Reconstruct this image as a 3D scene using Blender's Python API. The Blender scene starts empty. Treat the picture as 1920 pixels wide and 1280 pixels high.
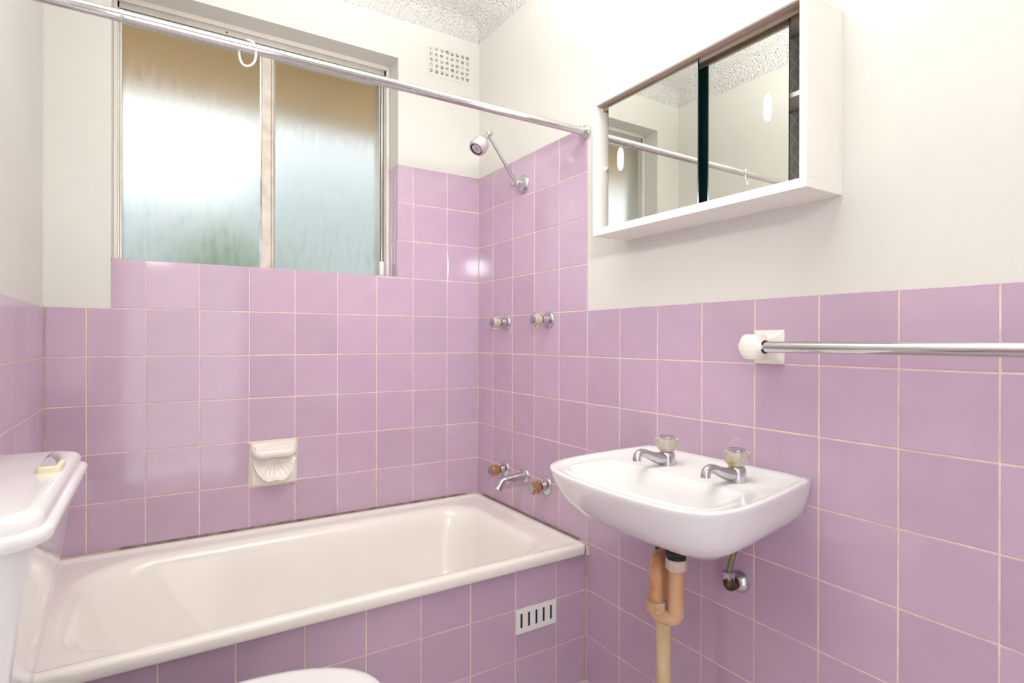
import bpy, bmesh, math, random
from mathutils import Vector, Matrix, Euler
random.seed(7)
C = bpy.context.scene.collection
S = bpy.context.scene
PI = math.pi

# ------------------------------------------------------------------ camera
CAM = Vector((-1.20523, -2.18764, 1.11741))
YAW, PITCH, ROLL, FPX = 0.56241, -0.00146, 0.00193, 1062.74
fw = Vector((math.sin(YAW) * math.cos(PITCH), math.cos(YAW) * math.cos(PITCH), math.sin(PITCH)))
r0 = Vector((math.cos(YAW), -math.sin(YAW), 0)); u0 = r0.cross(fw)
r2 = r0 * math.cos(ROLL) + u0 * math.sin(ROLL)
u2 = -r0 * math.sin(ROLL) + u0 * math.cos(ROLL)
cd = bpy.data.cameras.new('camera'); cam = bpy.data.objects.new('camera', cd); C.objects.link(cam)
M = Matrix((r2, u2, -fw)).transposed().to_4x4(); M.translation = CAM
cam.matrix_world = M
cd.sensor_width = 36; cd.lens = FPX * 36 / 1920; cd.clip_start = 0.01
S.camera = cam

# ------------------------------------------------------------------ light
w = bpy.data.worlds.new('sky'); S.world = w; w.use_nodes = True
bg = w.node_tree.nodes['Background']
bg.inputs[0].default_value = (0.93, 0.97, 1.0, 1); bg.inputs[1].default_value = 1.5

def area(name, loc, target, sx, sy, power, col):
    l = bpy.data.lights.new(name, 'AREA'); l.shape = 'RECTANGLE'; l.size = sx; l.size_y = sy
    l.energy = power; l.color = col
    o = bpy.data.objects.new(name, l); C.objects.link(o)
    o.location = loc; o.rotation_euler = (Vector(target) - Vector(loc)).to_track_quat('-Z', 'Y').to_euler()
    return o
f = area('flash_light', (-1.21, -2.25, 1.74), (0.0, 0.0, 1.42), 0.17, 0.11, 2.0, (1.0, 0.99, 0.98)); f.data.spread = math.radians(70)
f = area('bounce_light', (-0.66, -1.50, 1.74), (-0.70, -1.36, 2.5), 0.36, 0.36, 33.5, (0.985, 1.0, 0.985)); f.data.spread = math.radians(127)
area('doorway_fill', (-1.02, -2.79, 1.02), (-0.85, 0, 0.7), 0.74, 1.94, 4.6, (0.96, 0.98, 1.0))  # added fill lamp, unseen in the doorway; lifts bath panel and basin front

S.view_settings.view_transform = 'Standard'; S.view_settings.look = 'None'
S.view_settings.gamma = 1.0; S.view_settings.use_curve_mapping = False
S.view_settings.exposure = 0.11

# ------------------------------------------------------------------ materials
def lin(c):
    return tuple(((v / 255) / 12.92 if v / 255 <= 0.04045 else ((v / 255 + 0.055) / 1.055) ** 2.4) for v in c) + (1,)

def mat(name, rgb, rough=0.5, metal=0.0, spec=0.5, vary=0.04, vscale=6.0, bump=0.0, bscale=60.0, bdist=0.002,
        coat=0.0, trans=0.0, ior=1.5, rvary=0.0, rgb2=None, detail=3.0):
    m = bpy.data.materials.new(name); m.use_nodes = True
    nt = m.node_tree; b = nt.nodes['Principled BSDF']
    tc = nt.nodes.new('ShaderNodeTexCoord')
    n = nt.nodes.new('ShaderNodeTexNoise'); n.inputs['Scale'].default_value = vscale; n.inputs['Detail'].default_value = detail
    nt.links.new(tc.outputs['Object'], n.inputs['Vector'])
    r = nt.nodes.new('ShaderNodeValToRGB')
    c = lin(rgb); k1, k2 = 1 - vary, 1 + vary
    r.color_ramp.elements[0].position = 0.3; r.color_ramp.elements[1].position = 0.7
    r.color_ramp.elements[0].color = lin(rgb2) if rgb2 else tuple(x * k1 for x in c[:3]) + (1,)
    r.color_ramp.elements[1].color = tuple(min(1, x * k2) for x in c[:3]) + (1,)
    nt.links.new(n.outputs['Fac'], r.inputs['Fac']); nt.links.new(r.outputs['Color'], b.inputs['Base Color'])
    b.inputs['Roughness'].default_value = rough; b.inputs['Metallic'].default_value = metal
    b.inputs['Specular IOR Level'].default_value = spec; b.inputs['IOR'].default_value = ior
    b.inputs['Coat Weight'].default_value = coat; b.inputs['Coat Roughness'].default_value = 0.05
    b.inputs['Transmission Weight'].default_value = trans
    if rvary:
        mr = nt.nodes.new('ShaderNodeMapRange')
        mr.inputs['To Min'].default_value = max(0, rough - rvary); mr.inputs['To Max'].default_value = rough + rvary
        nt.links.new(n.outputs['Fac'], mr.inputs['Value']); nt.links.new(mr.outputs['Result'], b.inputs['Roughness'])
    if bump:
        bn = nt.nodes.new('ShaderNodeTexNoise'); bn.inputs['Scale'].default_value = bscale; bn.inputs['Detail'].default_value = 3
        nt.links.new(tc.outputs['Object'], bn.inputs['Vector'])
        bp = nt.nodes.new('ShaderNodeBump'); bp.inputs['Strength'].default_value = bump; bp.inputs['Distance'].default_value = bdist
        nt.links.new(bn.outputs['Fac'], bp.inputs['Height']); nt.links.new(bp.outputs['Normal'], b.inputs['Normal'])
    return m

M_TILE = mat('lilac_glaze', (202, 175, 197), rough=0.07, spec=0.5, vary=0.03, vscale=9, bump=0.05, bscale=14, bdist=0.002, ior=1.62)
# every tile gets a slightly different fired tone
nt = M_TILE.node_tree; b = nt.nodes['Principled BSDF']
oi = nt.nodes.new('ShaderNodeObjectInfo'); hs = nt.nodes.new('ShaderNodeHueSaturation')
mr = nt.nodes.new('ShaderNodeMapRange'); mr.inputs['To Min'].default_value = 0.955; mr.inputs['To Max'].default_value = 1.045
lk = b.inputs['Base Color'].links[0].from_socket
nt.links.new(oi.outputs['Random'], mr.inputs['Value']); nt.links.new(mr.outputs['Result'], hs.inputs['Value'])
nt.links.new(lk, hs.inputs['Color']); nt.links.new(hs.outputs['Color'], b.inputs['Base Color'])

M_GROUT = mat('cream_grout', (246, 224, 210), rough=0.9, vary=0.05, vscale=30, bump=0.3, bscale=300, bdist=0.0006, rgb2=(228, 204, 190))
M_PAINT = mat('cream_wall_paint', (229, 227, 220), rough=0.55, vary=0.012, vscale=3, bump=0.25, bscale=55, bdist=0.002)
M_REVEAL = mat('white_timber_paint', (240, 233, 224), rough=0.45, vary=0.02, vscale=8)
M_BATH = mat('cream_bath_enamel', (252, 247, 238), rough=0.12, vary=0.012, vscale=4, coat=0.3)
M_CERAMIC = mat('white_vitreous_china', (243, 242, 241), rough=0.10, vary=0.01, vscale=5, coat=0.4)
M_SOAP = mat('aged_white_china', (246, 240, 231), rough=0.14, vary=0.03, vscale=25, coat=0.3)
M_PLASTIC = mat('white_plastic', (244, 243, 240), rough=0.3, vary=0.01)
M_CREAMPL = mat('cream_plastic', (242, 234, 196), rough=0.3, vary=0.03, vscale=30)
M_SEAT = mat('white_seat_plastic', (246, 245, 244), rough=0.16, vary=0.008, coat=0.3)
M_CHROME = mat('worn_chrome', (205, 205, 206), rough=0.12, metal=1, vary=0.06, vscale=18, rvary=0.06)
M_STEEL = mat('polished_tube_steel', (214, 213, 212), rough=0.10, metal=1, vary=0.04, vscale=12, rvary=0.04)
M_DULL = mat('dull_grey_chrome', (204, 203, 206), rough=0.22, metal=1, vary=0.12, vscale=30, rvary=0.08)
M_BELL = mat('satin_chrome_shell', (228, 224, 224), rough=0.32, metal=0.85, vary=0.05, vscale=30)
M_TARN = mat('tarnished_brass', (122, 112, 84), rough=0.35, metal=1, vary=0.2, vscale=50, rvary=0.1, rgb2=(70, 60, 46))
M_HOSE = mat('dull_green_hose_metal', (156, 150, 124), rough=0.35, metal=0.8, vary=0.15, vscale=40)
M_ALU = mat('aged_aluminium', (205, 202, 194), rough=0.38, metal=0.75, vary=0.05, vscale=20)
M_ALUPAINT = mat('painted_sash_aluminium', (226, 216, 204), rough=0.4, vary=0.05, vscale=25, rgb2=(206, 196, 184))
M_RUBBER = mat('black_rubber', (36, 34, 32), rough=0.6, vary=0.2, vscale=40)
M_MOULD = mat('dark_mouldy_sealant', (96, 74, 70), rough=0.8, vary=0.3, vscale=22, rgb2=(190, 170, 160))
M_SEALWHITE = mat('old_white_sealant', (236, 222, 204), rough=0.6, vary=0.08, vscale=60)
M_PIPE = mat('yellowed_waste_plastic', (228, 192, 152), rough=0.42, vary=0.08, vscale=16, rgb2=(204, 148, 98), detail=6)
M_PIPEPALE = mat('pale_waste_plastic', (228, 212, 168), rough=0.4, vary=0.05, vscale=14, rgb2=(216, 190, 140))
M_NUT = mat('stained_union_plastic', (222, 198, 168), rough=0.45, vary=0.1, vscale=30, rgb2=(194, 154, 112))
M_NUTPINK = mat('pale_union_plastic', (226, 204, 192), rough=0.42, vary=0.05, vscale=30)
M_MIRROR = mat('silvered_glass', (236, 238, 232), rough=0.0, metal=1, vary=0.0)
M_GLEDGE = mat('dark_green_glass_edge', (22, 52, 54), rough=0.15, vary=0.1, vscale=20)
M_CAB = mat('white_laminate', (247, 243, 236), rough=0.38, vary=0.01, vscale=6)
M_TRACK = mat('taupe_plastic_track', (172, 152, 136), rough=0.4, vary=0.06, vscale=20)
M_FLOOR = mat('floor_mosaic', (214, 204, 206), rough=0.4, vary=0.06, vscale=40)
M_EAVE = mat('brown_eave_boards', (196, 156, 104), rough=0.8, vary=0.1, vscale=3)
M_LEAF = mat('garden_foliage', (104, 128, 78), rough=0.7, vary=0.3, vscale=6, rgb2=(70, 92, 58))
M_NEIGH = mat('grey_rendered_wall', (186, 193, 192), rough=0.9, vary=0.05, vscale=2)
M_DOOR = mat('white_door_paint', (238, 232, 224), rough=0.4, vary=0.01)
M_DARK = mat('dark_cavity', (40, 38, 36), rough=0.9, vary=0.2)

# clear acrylic tap knobs with a brownish core
def acrylic(name, tint, rough=0.06):
    m = mat(name, tint, rough=rough, vary=0.03, vscale=60, trans=0.8, ior=1.42)
    return m
M_ACRYL = acrylic('clear_acrylic', (250, 244, 236))
M_ACRYLB = acrylic('amber_stained_acrylic', (240, 200, 160))
M_CORE = mat('knob_core', (250, 246, 238), rough=0.4, vary=0.05, vscale=140, rgb2=(228, 216, 194))
M_CORER = mat('rusty_knob_core', (206, 146, 96), rough=0.5, vary=0.2, vscale=120, rgb2=(150, 84, 44))
M_CAPV = mat('mauve_grey_knob_cap', (170, 160, 172), rough=0.25, metal=0.7, vary=0.05)
M_CAPG = mat('grey_knob_cap', (186, 182, 172), rough=0.3, metal=0.5, vary=0.05)

# stippled ceiling
M_CEIL = mat('stippled_ceiling', (248, 245, 241), rough=0.9, vary=0.03, vscale=60)
nt = M_CEIL.node_tree; b = nt.nodes['Principled BSDF']
tc = nt.nodes.new('ShaderNodeTexCoord'); vo = nt.nodes.new('ShaderNodeTexVoronoi'); vo.inputs['Scale'].default_value = 105
vo.feature = 'SMOOTH_F1'
nz = nt.nodes.new('ShaderNodeTexNoise'); nz.inputs['Scale'].default_value = 170; nz.inputs['Detail'].default_value = 4
ad = nt.nodes.new('ShaderNodeMath'); ad.operation = 'SUBTRACT'
bp = nt.nodes.new('ShaderNodeBump'); bp.inputs['Strength'].default_value = 1.0; bp.inputs['Distance'].default_value = 0.012
nt.links.new(tc.outputs['Object'], vo.inputs['Vector']); nt.links.new(tc.outputs['Object'], nz.inputs['Vector'])
nt.links.new(nz.outputs['Fac'], ad.inputs[0]); nt.links.new(vo.outputs['Distance'], ad.inputs[1])
nt.links.new(ad.outputs[0], bp.inputs['Height']); nt.links.new(bp.outputs['Normal'], b.inputs['Normal'])

# frosted, partly wet glass
def frosted():
    m = bpy.data.materials.new('frosted_glass'); m.use_nodes = True
    nt = m.node_tree; b = nt.nodes['Principled BSDF']
    b.inputs['Base Color'].default_value = lin((251, 253, 253)); b.inputs['Transmission Weight'].default_value = 1.0
    b.inputs['IOR'].default_value = 1.22
    tc = nt.nodes.new('ShaderNodeTexCoord'); mp = nt.nodes.new('ShaderNodeMapping'); mp.inputs['Scale'].default_value = (60, 60, 18)
    n = nt.nodes.new('ShaderNodeTexNoise'); n.inputs['Scale'].default_value = 1.0; n.inputs['Detail'].default_value = 4
    nt.links.new(tc.outputs['Object'], mp.inputs['Vector']); nt.links.new(mp.outputs['Vector'], n.inputs['Vector'])
    mr = nt.nodes.new('ShaderNodeMapRange'); mr.inputs['From Min'].default_value = 0.3; mr.inputs['From Max'].default_value = 0.75
    mr.inputs['To Min'].default_value = 0.50; mr.inputs['To Max'].default_value = 0.34
    nt.links.new(n.outputs['Fac'], mr.inputs['Value']); nt.links.new(mr.outputs['Result'], b.inputs['Roughness'])
    # runs and specks of condensation and grime
    mp2 = nt.nodes.new('ShaderNodeMapping'); mp2.inputs['Scale'].default_value = (55, 55, 14)
    n2 = nt.nodes.new('ShaderNodeTexNoise'); n2.inputs['Scale'].default_value = 1.0; n2.inputs['Detail'].default_value = 6; n2.inputs['Roughness'].default_value = 0.65
    nt.links.new(tc.outputs['Object'], mp2.inputs['Vector']); nt.links.new(mp2.outputs['Vector'], n2.inputs['Vector'])
    sp = nt.nodes.new('ShaderNodeSeparateXYZ'); nt.links.new(tc.outputs['Object'], sp.inputs[0])
    hz = nt.nodes.new('ShaderNodeMapRange'); hz.inputs['From Min'].default_value = 1.36; hz.inputs['From Max'].default_value = 1.85
    hz.inputs['To Min'].default_value = 0.13; hz.inputs['To Max'].default_value = -0.02; nt.links.new(sp.outputs['Z'], hz.inputs['Value'])
    ad = nt.nodes.new('ShaderNodeMath'); ad.operation = 'ADD'; nt.links.new(n2.outputs['Fac'], ad.inputs[0]); nt.links.new(hz.outputs['Result'], ad.inputs[1])
    cr = nt.nodes.new('ShaderNodeValToRGB'); cr.color_ramp.elements[0].position = 0.60; cr.color_ramp.elements[1].position = 0.80
    cr.color_ramp.elements[0].color = lin((251, 253, 253)); cr.color_ramp.elements[1].color = lin((226, 236, 229))
    nt.links.new(ad.outputs[0], cr.inputs['Fac']); nt.links.new(cr.outputs['Color'], b.inputs['Base Color'])
    return m
M_FROST = frosted()

# diamond patterned lining paper at the back of the cabinet
def lining():
    m = mat('diamond_lining_paper', (150, 148, 144), rough=0.6, vary=0.03)
    nt = m.node_tree; b = nt.nodes['Principled BSDF']
    tc = nt.nodes.new('ShaderNodeTexCoord'); sp = nt.nodes.new('ShaderNodeSeparateXYZ')
    nt.links.new(tc.outputs['Object'], sp.inputs[0])
    def tri(sgn):
        a = nt.nodes.new('ShaderNodeMath'); a.operation = 'MULTIPLY_ADD'
        s = nt.nodes.new('ShaderNodeMath'); s.operation = 'MULTIPLY'; s.inputs[1].default_value = sgn * 36
        nt.links.new(sp.outputs['Y'], s.inputs[0])
        nt.links.new(sp.outputs['Z'], a.inputs[0]); a.inputs[1].default_value = 24; nt.links.new(s.outputs[0], a.inputs[2])
        f = nt.nodes.new('ShaderNodeMath'); f.operation = 'FRACT'; nt.links.new(a.outputs[0], f.inputs[0])
        g = nt.nodes.new('ShaderNodeMath'); g.operation = 'LESS_THAN'; g.inputs[1].default_value = 0.09
        nt.links.new(f.outputs[0], g.inputs[0]); return g
    a, c = tri(1), tri(-1)
    mx = nt.nodes.new('ShaderNodeMath'); mx.operation = 'MAXIMUM'
    nt.links.new(a.outputs[0], mx.inputs[0]); nt.links.new(c.outputs[0], mx.inputs[1])
    cm = nt.nodes.new('ShaderNodeMix'); cm.data_type = 'RGBA'
    cm.inputs[6].default_value = lin((196, 194, 190)); cm.inputs[7].default_value = lin((232, 230, 224))
    nt.links.new(mx.outputs[0], cm.inputs[0]); nt.links.new(cm.outputs[2], b.inputs['Base Color'])
    return m
M_LINING = lining()

# ------------------------------------------------------------------ mesh helpers
def obj(name, bm, m, parent=None, smooth=None, kind=None):
    bmesh.ops.recalc_face_normals(bm, faces=bm.faces)
    me = bpy.data.meshes.new(name); bm.to_mesh(me); bm.free()
    for mm in (m if isinstance(m, (list, tuple)) else [m]): me.materials.append(mm)
    if smooth:
        me.polygons.foreach_set('use_smooth', [True] * len(me.polygons))
        me.set_sharp_from_angle(angle=math.radians(smooth))
    o = bpy.data.objects.new(name, me); C.objects.link(o)
    if parent is not None:
        o.parent = parent
        o.matrix_parent_inverse = Matrix.Translation(-Vector(parent.location)) if parent.type == 'EMPTY' else Matrix()
    if kind: o['kind'] = kind
    return o

def thing(name, label, cat, loc, group=None):
    o = bpy.data.objects.new(name, None); C.objects.link(o); o.location = loc; o.empty_display_size = 0.03
    o['label'] = label; o['category'] = cat
    if group: o['group'] = group
    return o

def tag(o, label, cat, group=None):
    o['label'] = label; o['category'] = cat
    if group: o['group'] = group
    return o

def box(bm, x0, x1, y0, y1, z0, z1, bev=0.0, seg=2):
    vs = [bm.verts.new((x, y, z)) for x in (x0, x1) for y in (y0, y1) for z in (z0, z1)]
    fs = [bm.faces.new([vs[i] for i in q]) for q in ((0, 1, 3, 2), (4, 6, 7, 5), (0, 4, 5, 1), (2, 3, 7, 6), (0, 2, 6, 4), (1, 5, 7, 3))]
    if bev:
        es = list({e for f in fs for e in f.edges})
        bmesh.ops.bevel(bm, geom=es, offset=bev, segments=seg, profile=0.5, affect='EDGES')
    return bm

def nbox(*a, **k):
    return box(bmesh.new(), *a, **k)

def loft(bm, rings, close_start=False, close_end=False, cyclic=True):
    vv = [[bm.verts.new(p) for p in r] for r in rings]
    n = len(rings[0])
    for a, c in zip(vv[:-1], vv[1:]):
        for i in range(n if cyclic else n - 1):
            j = (i + 1) % n
            try: bm.faces.new((a[i], a[j], c[j], c[i]))
            except ValueError: pass
    if close_start: bm.faces.new(vv[0][::-1])
    if close_end: bm.faces.new(vv[-1])
    return bm

def lathe(bm, prof, origin, axis, n=32, flutes=0, fdepth=0.0, frange=None):
    """prof: list of (distance along axis, radius)."""
    ax = Vector(axis).normalized()
    a = ax.orthogonal().normalized(); c = ax.cross(a)
    rings = []
    for d, r in prof:
        ring = []
        for i in range(n):
            t = 2 * PI * i / n
            rr = r
            if flutes and frange and frange[0] <= d <= frange[1]: rr = r * (1 - fdepth * (0.5 - 0.5 * math.cos(flutes * t)))
            ring.append(Vector(origin) + ax * d + (a * math.cos(t) + c * math.sin(t)) * max(rr, 1e-4))
        rings.append(ring)
    return loft(bm, rings, True, True)

def smooth_path(pts, radius=0.02, seg=6):
    pts = [Vector(p) for p in pts]; out = [pts[0]]
    for a, p, c in zip(pts[:-2], pts[1:-1], pts[2:]):
        d1 = (a - p); d2 = (c - p); l = min(radius, d1.length * 0.49, d2.length * 0.49)
        s = p + d1.normalized() * l; e = p + d2.normalized() * l
        for i in range(seg + 1):
            t = i / seg; out.append((1 - t) ** 2 * s + 2 * t * (1 - t) * p + t * t * e)
    out.append(pts[-1]); return out

def tube(bm, path, r, n=16, caps=True):
    path = [Vector(p) for p in path]; rings = []
    rr = r if isinstance(r, (list, tuple)) else [r] * len(path)
    t0 = (path[1] - path[0]).normalized(); nrm = t0.orthogonal().normalized()
    for i, p in enumerate(path):
        t = (path[min(i + 1, len(path) - 1)] - path[max(i - 1, 0)]).normalized()
        nrm = (nrm - t * nrm.dot(t)).normalized(); bn = t.cross(nrm)
        rings.append([p + (nrm * math.cos(2 * PI * k / n) + bn * math.sin(2 * PI * k / n)) * rr[i] for k in range(n)])
    return loft(bm, rings, caps, caps)

def rrect(x0, x1, y0, y1, z, r, n=8):
    """rounded rectangle ring in a horizontal plane; r may be 4 radii (x1y1, x0y1, x0y0, x1y0)."""
    rs = r if isinstance(r, (list, tuple)) else [r] * 4
    out = []
    for (cx, cy, sx, sy, a0), q in zip(((x1, y1, -1, -1, 0), (x0, y1, 1, -1, 90), (x0, y0, 1, 1, 180), (x1, y0, -1, 1, 270)), rs):
        ox, oy = cx + sx * q, cy + sy * q
        for i in range(n + 1):
            t = math.radians(a0 + 90 * i / n)
            out.append(Vector((ox + q * math.cos(t), oy + q * math.sin(t), z(ox, oy) if callable(z) else z)))
    return out

# ------------------------------------------------------------------ setting
PX, PZ, ROW0 = 0.154, 0.153, 1.065          # tile pitch, and height of the joint just under the camera
LX, RY = -1.485, -2.75                      # left wall, wall behind the camera
PL = 0.004                                  # painted plaster lies this far behind the tile faces
CZ, CR = 2.42, 0.08                         # top of the painted wall, radius of the cove

def wall(name, boxes, m=M_PAINT):
    bm = bmesh.new()
    for q in boxes: box(bm, *q)
    return obj(name, bm, m, kind='structure')
WX0, WX1, WZ0, WZ1 = -1.322, -0.375, 1.375, 2.262
wall_back = wall('wall_back', [(LX - 0.12, WX0, PL, 0.25, 0, CZ), (WX1 + PL, 0.12, PL, 0.25, 0, CZ),
                               (WX0, WX1 + PL, PL, 0.25, WZ1, CZ), (WX0, WX1 + PL, PL, 0.25, 0, WZ0 - 0.010)])
wall_right = wall('wall_right', [(PL, 0.12, RY, PL, 0, CZ)])
wall_left = wall('wall_left', [(LX - 0.12, LX - PL, RY, PL, 0, CZ)])
wall_front = wall('wall_front', [(LX, -1.43, RY - 0.1, RY, 0, CZ), (-0.61, 0, RY - 0.1, RY, 0, CZ), (-1.43, -0.61, RY - 0.1, RY, 2.04, CZ)])
obj('floor', nbox(LX - 0.12, 0.12, RY, 0.0, -0.08, 0.0), M_FLOOR, kind='structure')
wall('wall_hall', [(-1.8, 0.1, RY - 1.3, RY - 1.2, 0, 2.4)])
for k, (a, c) in enumerate(((-1.43, -1.395), (-.645, -.61))): obj('trim_%d' % (k + 1), nbox(a, c, RY - .105, RY + .012, 0, 2.04, bev=.003), M_DOOR, kind='structure')
obj('trim_3', nbox(-1.395, -.645, RY - .105, RY + .012, 2.005, 2.04, bev=.003), M_DOOR, kind='structure')

# ceiling with a coved edge all round, one stippled surface
bm = bmesh.new()
def cove_ring(t):
    o = CR * (1 - math.cos(t)); z = CZ + CR * math.sin(t)
    return [Vector(p) for p in ((LX - PL + o, PL - o, z), (PL - o, PL - o, z), (PL - o, RY + o, z), (LX - PL + o, RY + o, z))]
rings = [[Vector(p) for p in ((LX - .12, .25, CZ + .2), (.12, .25, CZ + .2), (.12, RY - .1, CZ + .2), (LX - .12, RY - .1, CZ + .2))],
         [Vector(p) for p in ((LX - .12, .25, CZ), (.12, .25, CZ), (.12, RY - .1, CZ), (LX - .12, RY - .1, CZ))]]
rings += [cove_ring(PI / 2 * i / 8) for i in range(9)]
loft(bm, rings, True, True)
obj('ceiling', bm, M_CEIL, kind='structure', smooth=30)

# ---- wall tiles: every tile an object, sizes share meshes
GAP, TT, BV = 0.0032, 0.007, 0.0011
tile_cache = {}
def tile_mesh(wd, ht):
    key = (round(wd, 4), round(ht, 4))
    if key not in tile_cache:
        bm = bmesh.new(); a, c = key[0] / 2, key[1] / 2
        def ring(i, z): return [Vector((-a + i, -c + i, z)), Vector((a - i, -c + i, z)), Vector((a - i, c - i, z)), Vector((-a + i, c - i, z))]
        loft(bm, [ring(0, -TT), ring(0, -BV), ring(BV * .35, -BV * .35), ring(BV * 1.1, 0)], False, True)
        me = bpy.data.meshes.new('tile'); bm.to_mesh(me); bm.free(); me.materials.append(M_TILE)
        tile_cache[key] = me
    return tile_cache[key]

def place_tile(parent, org, ua, va, na, u0_, u1_, v0_, v1_):
    """tile filling [u0,u1]x[v0,v1] (joint centre to joint centre) on a plane with axes ua, va and normal na."""
    o = bpy.data.objects.new('tile', tile_mesh(abs(u1_ - u0_) - GAP, abs(v1_ - v0_) - GAP)); C.objects.link(o); o.parent = parent
    c = Vector(org) + Vector(ua) * (u0_ + u1_) / 2 + Vector(va) * (v0_ + v1_) / 2
    mtx = Matrix((Vector(ua), Vector(va), Vector(na))).transposed()
    tilt = Euler((random.gauss(0, .0022), random.gauss(0, .0022), 0)).to_matrix()
    m4 = (mtx @ tilt).to_4x4(); m4.translation = c + Vector(na) * random.gauss(0, .00012)
    if parent.type == 'EMPTY': m4 = Matrix.Translation(-Vector(parent.location)) @ m4
    o.matrix_local = m4
    return o

def cols(off, n, end=None, start=0.0):
    e = [start] + [off + PX * i for i in range(n)]
    e = [q for q in e if end is None or q < end - 0.004]
    return e + ([end] if end is not None else [])
def rowz(j): return ROW0 + PZ * j

def grout(parent, *q): obj('grout', nbox(*q), M_GROUT, parent)
g = 0.0011
# back wall, seen from the room: u runs to -x
ec = [0.0, 0.1523] + [0.3063 + PX * i for i in range(8)]
ec = [q for q in ec if q < 1.47] + [1.485]
for j in range(-4, 1):
    for a, c in zip(ec[:-1], ec[1:]):
        place_tile(wall_back, (0, 0, 0), (-1, 0, 0), (0, 0, 1), (0, -1, 0), a, c, rowz(j), rowz(j + 1))
e2 = [q for q in ec if q < 1.30] + [1.322]
for a, c in zip(e2[:-1], e2[1:]):
    place_tile(wall_back, (0, 0, 0), (-1, 0, 0), (0, 0, 1), (0, -1, 0), a, c, rowz(1), rowz(2) + (0.004 if a > .37 else 0))
e3 = [0.0, 0.1523, 0.3063, 0.3755]
for j in range(2, 5):
    for a, c in zip(e3[:-1], e3[1:]):
        place_tile(wall_back, (0, 0, 0), (-1, 0, 0), (0, 0, 1), (0, -1, 0), a, c, rowz(j), rowz(j + 1))
    place_tile(wall_back, (WX1, 0, 0), (0, 1, 0), (0, 0, 1), (-1, 0, 0), 0.0, 0.106, rowz(j) + (0.006 if j == 2 else 0), rowz(j + 1))
for a, c in zip(e2[3:-1], e2[4:]):        # sill tiles
    place_tile(wall_back, (0, 0, WZ0 + .0015), (-1, 0, 0), (0, 1, 0), (0, 0, 1), a, c, 0.001, 0.106)
place_tile(wall_back, (0, 0, WZ0 + .0015), (-1, 0, 0), (0, 1, 0), (0, 0, 1), .377, e2[3 + 0] + 0.0, 0.001, 0.106) if e2[3] > .39 else None
grout(wall_back, LX, 0, g, g + .004, 0.40, rowz(1) - .003)
grout(wall_back, WX0 + .003, 0, g, g + .004, rowz(1) - .003, WZ0 - .003)
grout(wall_back, WX1 + .003, 0, g, g + .004, WZ0 - .003, rowz(5) - .003)
grout(wall_back, WX1 + g, WX1 + g + .003, 0.002, 0.106, WZ0, rowz(5) - .003)
grout(wall_back, WX0 + .002, WX1, 0.003, 0.106, WZ0 - .006, WZ0 - .0006)
# right wall: u runs to -y
er = cols(0.124, 18, 2.74)
for j in range(-7, 1):
    for a, c in zip(er[:-1], er[1:]):
        if j < -4 and c < 0.745: continue          # behind the bath
        z0_ = max(rowz(j), 0.0)
        place_tile(wall_right, (0, 0, 0), (0, -1, 0), (0, 0, 1), (-1, 0, 0), a, c, z0_, rowz(j + 1))
eu = [q for q in er if q < 0.70] + [0.738]
for j in range(1, 5):
    for a, c in zip(eu[:-1], eu[1:]):
        place_tile(wall_right, (0, 0, 0), (0, -1, 0), (0, 0, 1), (-1, 0, 0), a, c, rowz(j), rowz(j + 1))
grout(wall_right, g, g + .004, -2.74, 0, 0.0, rowz(1) - .003)
grout(wall_right, g, g + .004, -0.735, 0, rowz(1) - .003, rowz(5) - .003)
# left wall
el = cols(0.125, 18, 2.74)
for j in range(-7, 1):
    for a, c in zip(el[:-1], el[1:]):
        if j < -4 and c < 0.75: continue
        place_tile(wall_left, (LX, 0, 0), (0, 1, 0), (0, 0, 1), (1, 0, 0), -c, -a, max(rowz(j), 0.0), rowz(j + 1))
grout(wall_left, LX - g - .004, LX - g, -2.74, 0, 0.0, rowz(1) - .003)

# ------------------------------------------------------------------ window
FY = 0.108
win = thing('window_1', None, None, (-0.85, FY, WZ0)); del win['label']; del win['category']; win['kind'] = 'structure'
bdw = 0.011
obj('bead', nbox(WX0, WX0 + bdw, FY - .008, FY + .04, WZ0, WZ1, bev=.002), M_REVEAL, win)
obj('bead', nbox(WX1 - bdw, WX1 + .003, FY - .008, FY + .04, WZ0, WZ1, bev=.002), M_REVEAL, win)
obj('bead', nbox(WX0 + bdw, WX1 - bdw, FY - .008, FY + .04, WZ1 - .016, WZ1 + .001, bev=.002), M_REVEAL, win)
A0, A1, AT, AB = WX0 + bdw, WX1 - bdw, WZ1 - .016, WZ0
def stepped(x0, x1, z0, z1, dirs):
    bm = bmesh.new()
    for k, (a, c) in enumerate(dirs): box(bm, *( (x0 + a * (x1 - x0), x0 + c * (x1 - x0)) ), FY + .004 * k, FY + .075, z0, z1, bev=.0008, seg=1)
    return bm
obj('jamb', stepped(A0, A0 + .006, AB, AT, ((0, 1),)), M_ALU, win)
obj('jamb_channel', nbox(A0 + .006, A0 + .013, FY + .012, FY + .07, AB, AT, bev=.0008, seg=1), M_ALU, win)
obj('jamb', nbox(A1 - .008, A1, FY, FY + .07, AB, AT, bev=.001, seg=1), M_ALU, win)
obj('jamb_channel', nbox(A1 - .018, A1 - .009, FY + .006, FY + .07, AB, AT, bev=.001, seg=1), M_ALU, win)
obj('jamb_channel', nbox(A1 - .026, A1 - .019, FY + .012, FY + .07, AB, AT, bev=.001, seg=1), M_ALU, win)
bm = bmesh.new()
box(bm, A0, A1, FY, FY + .07, AT - .022, AT, bev=.001, seg=1)
box(bm, A0, A1, FY + .004, FY + .07, AT - .030, AT - .023, bev=.001, seg=1)
box(bm, A0, A1, FY + .010, FY + .07, AT - .044, AT - .031, bev=.001, seg=1)
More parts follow.
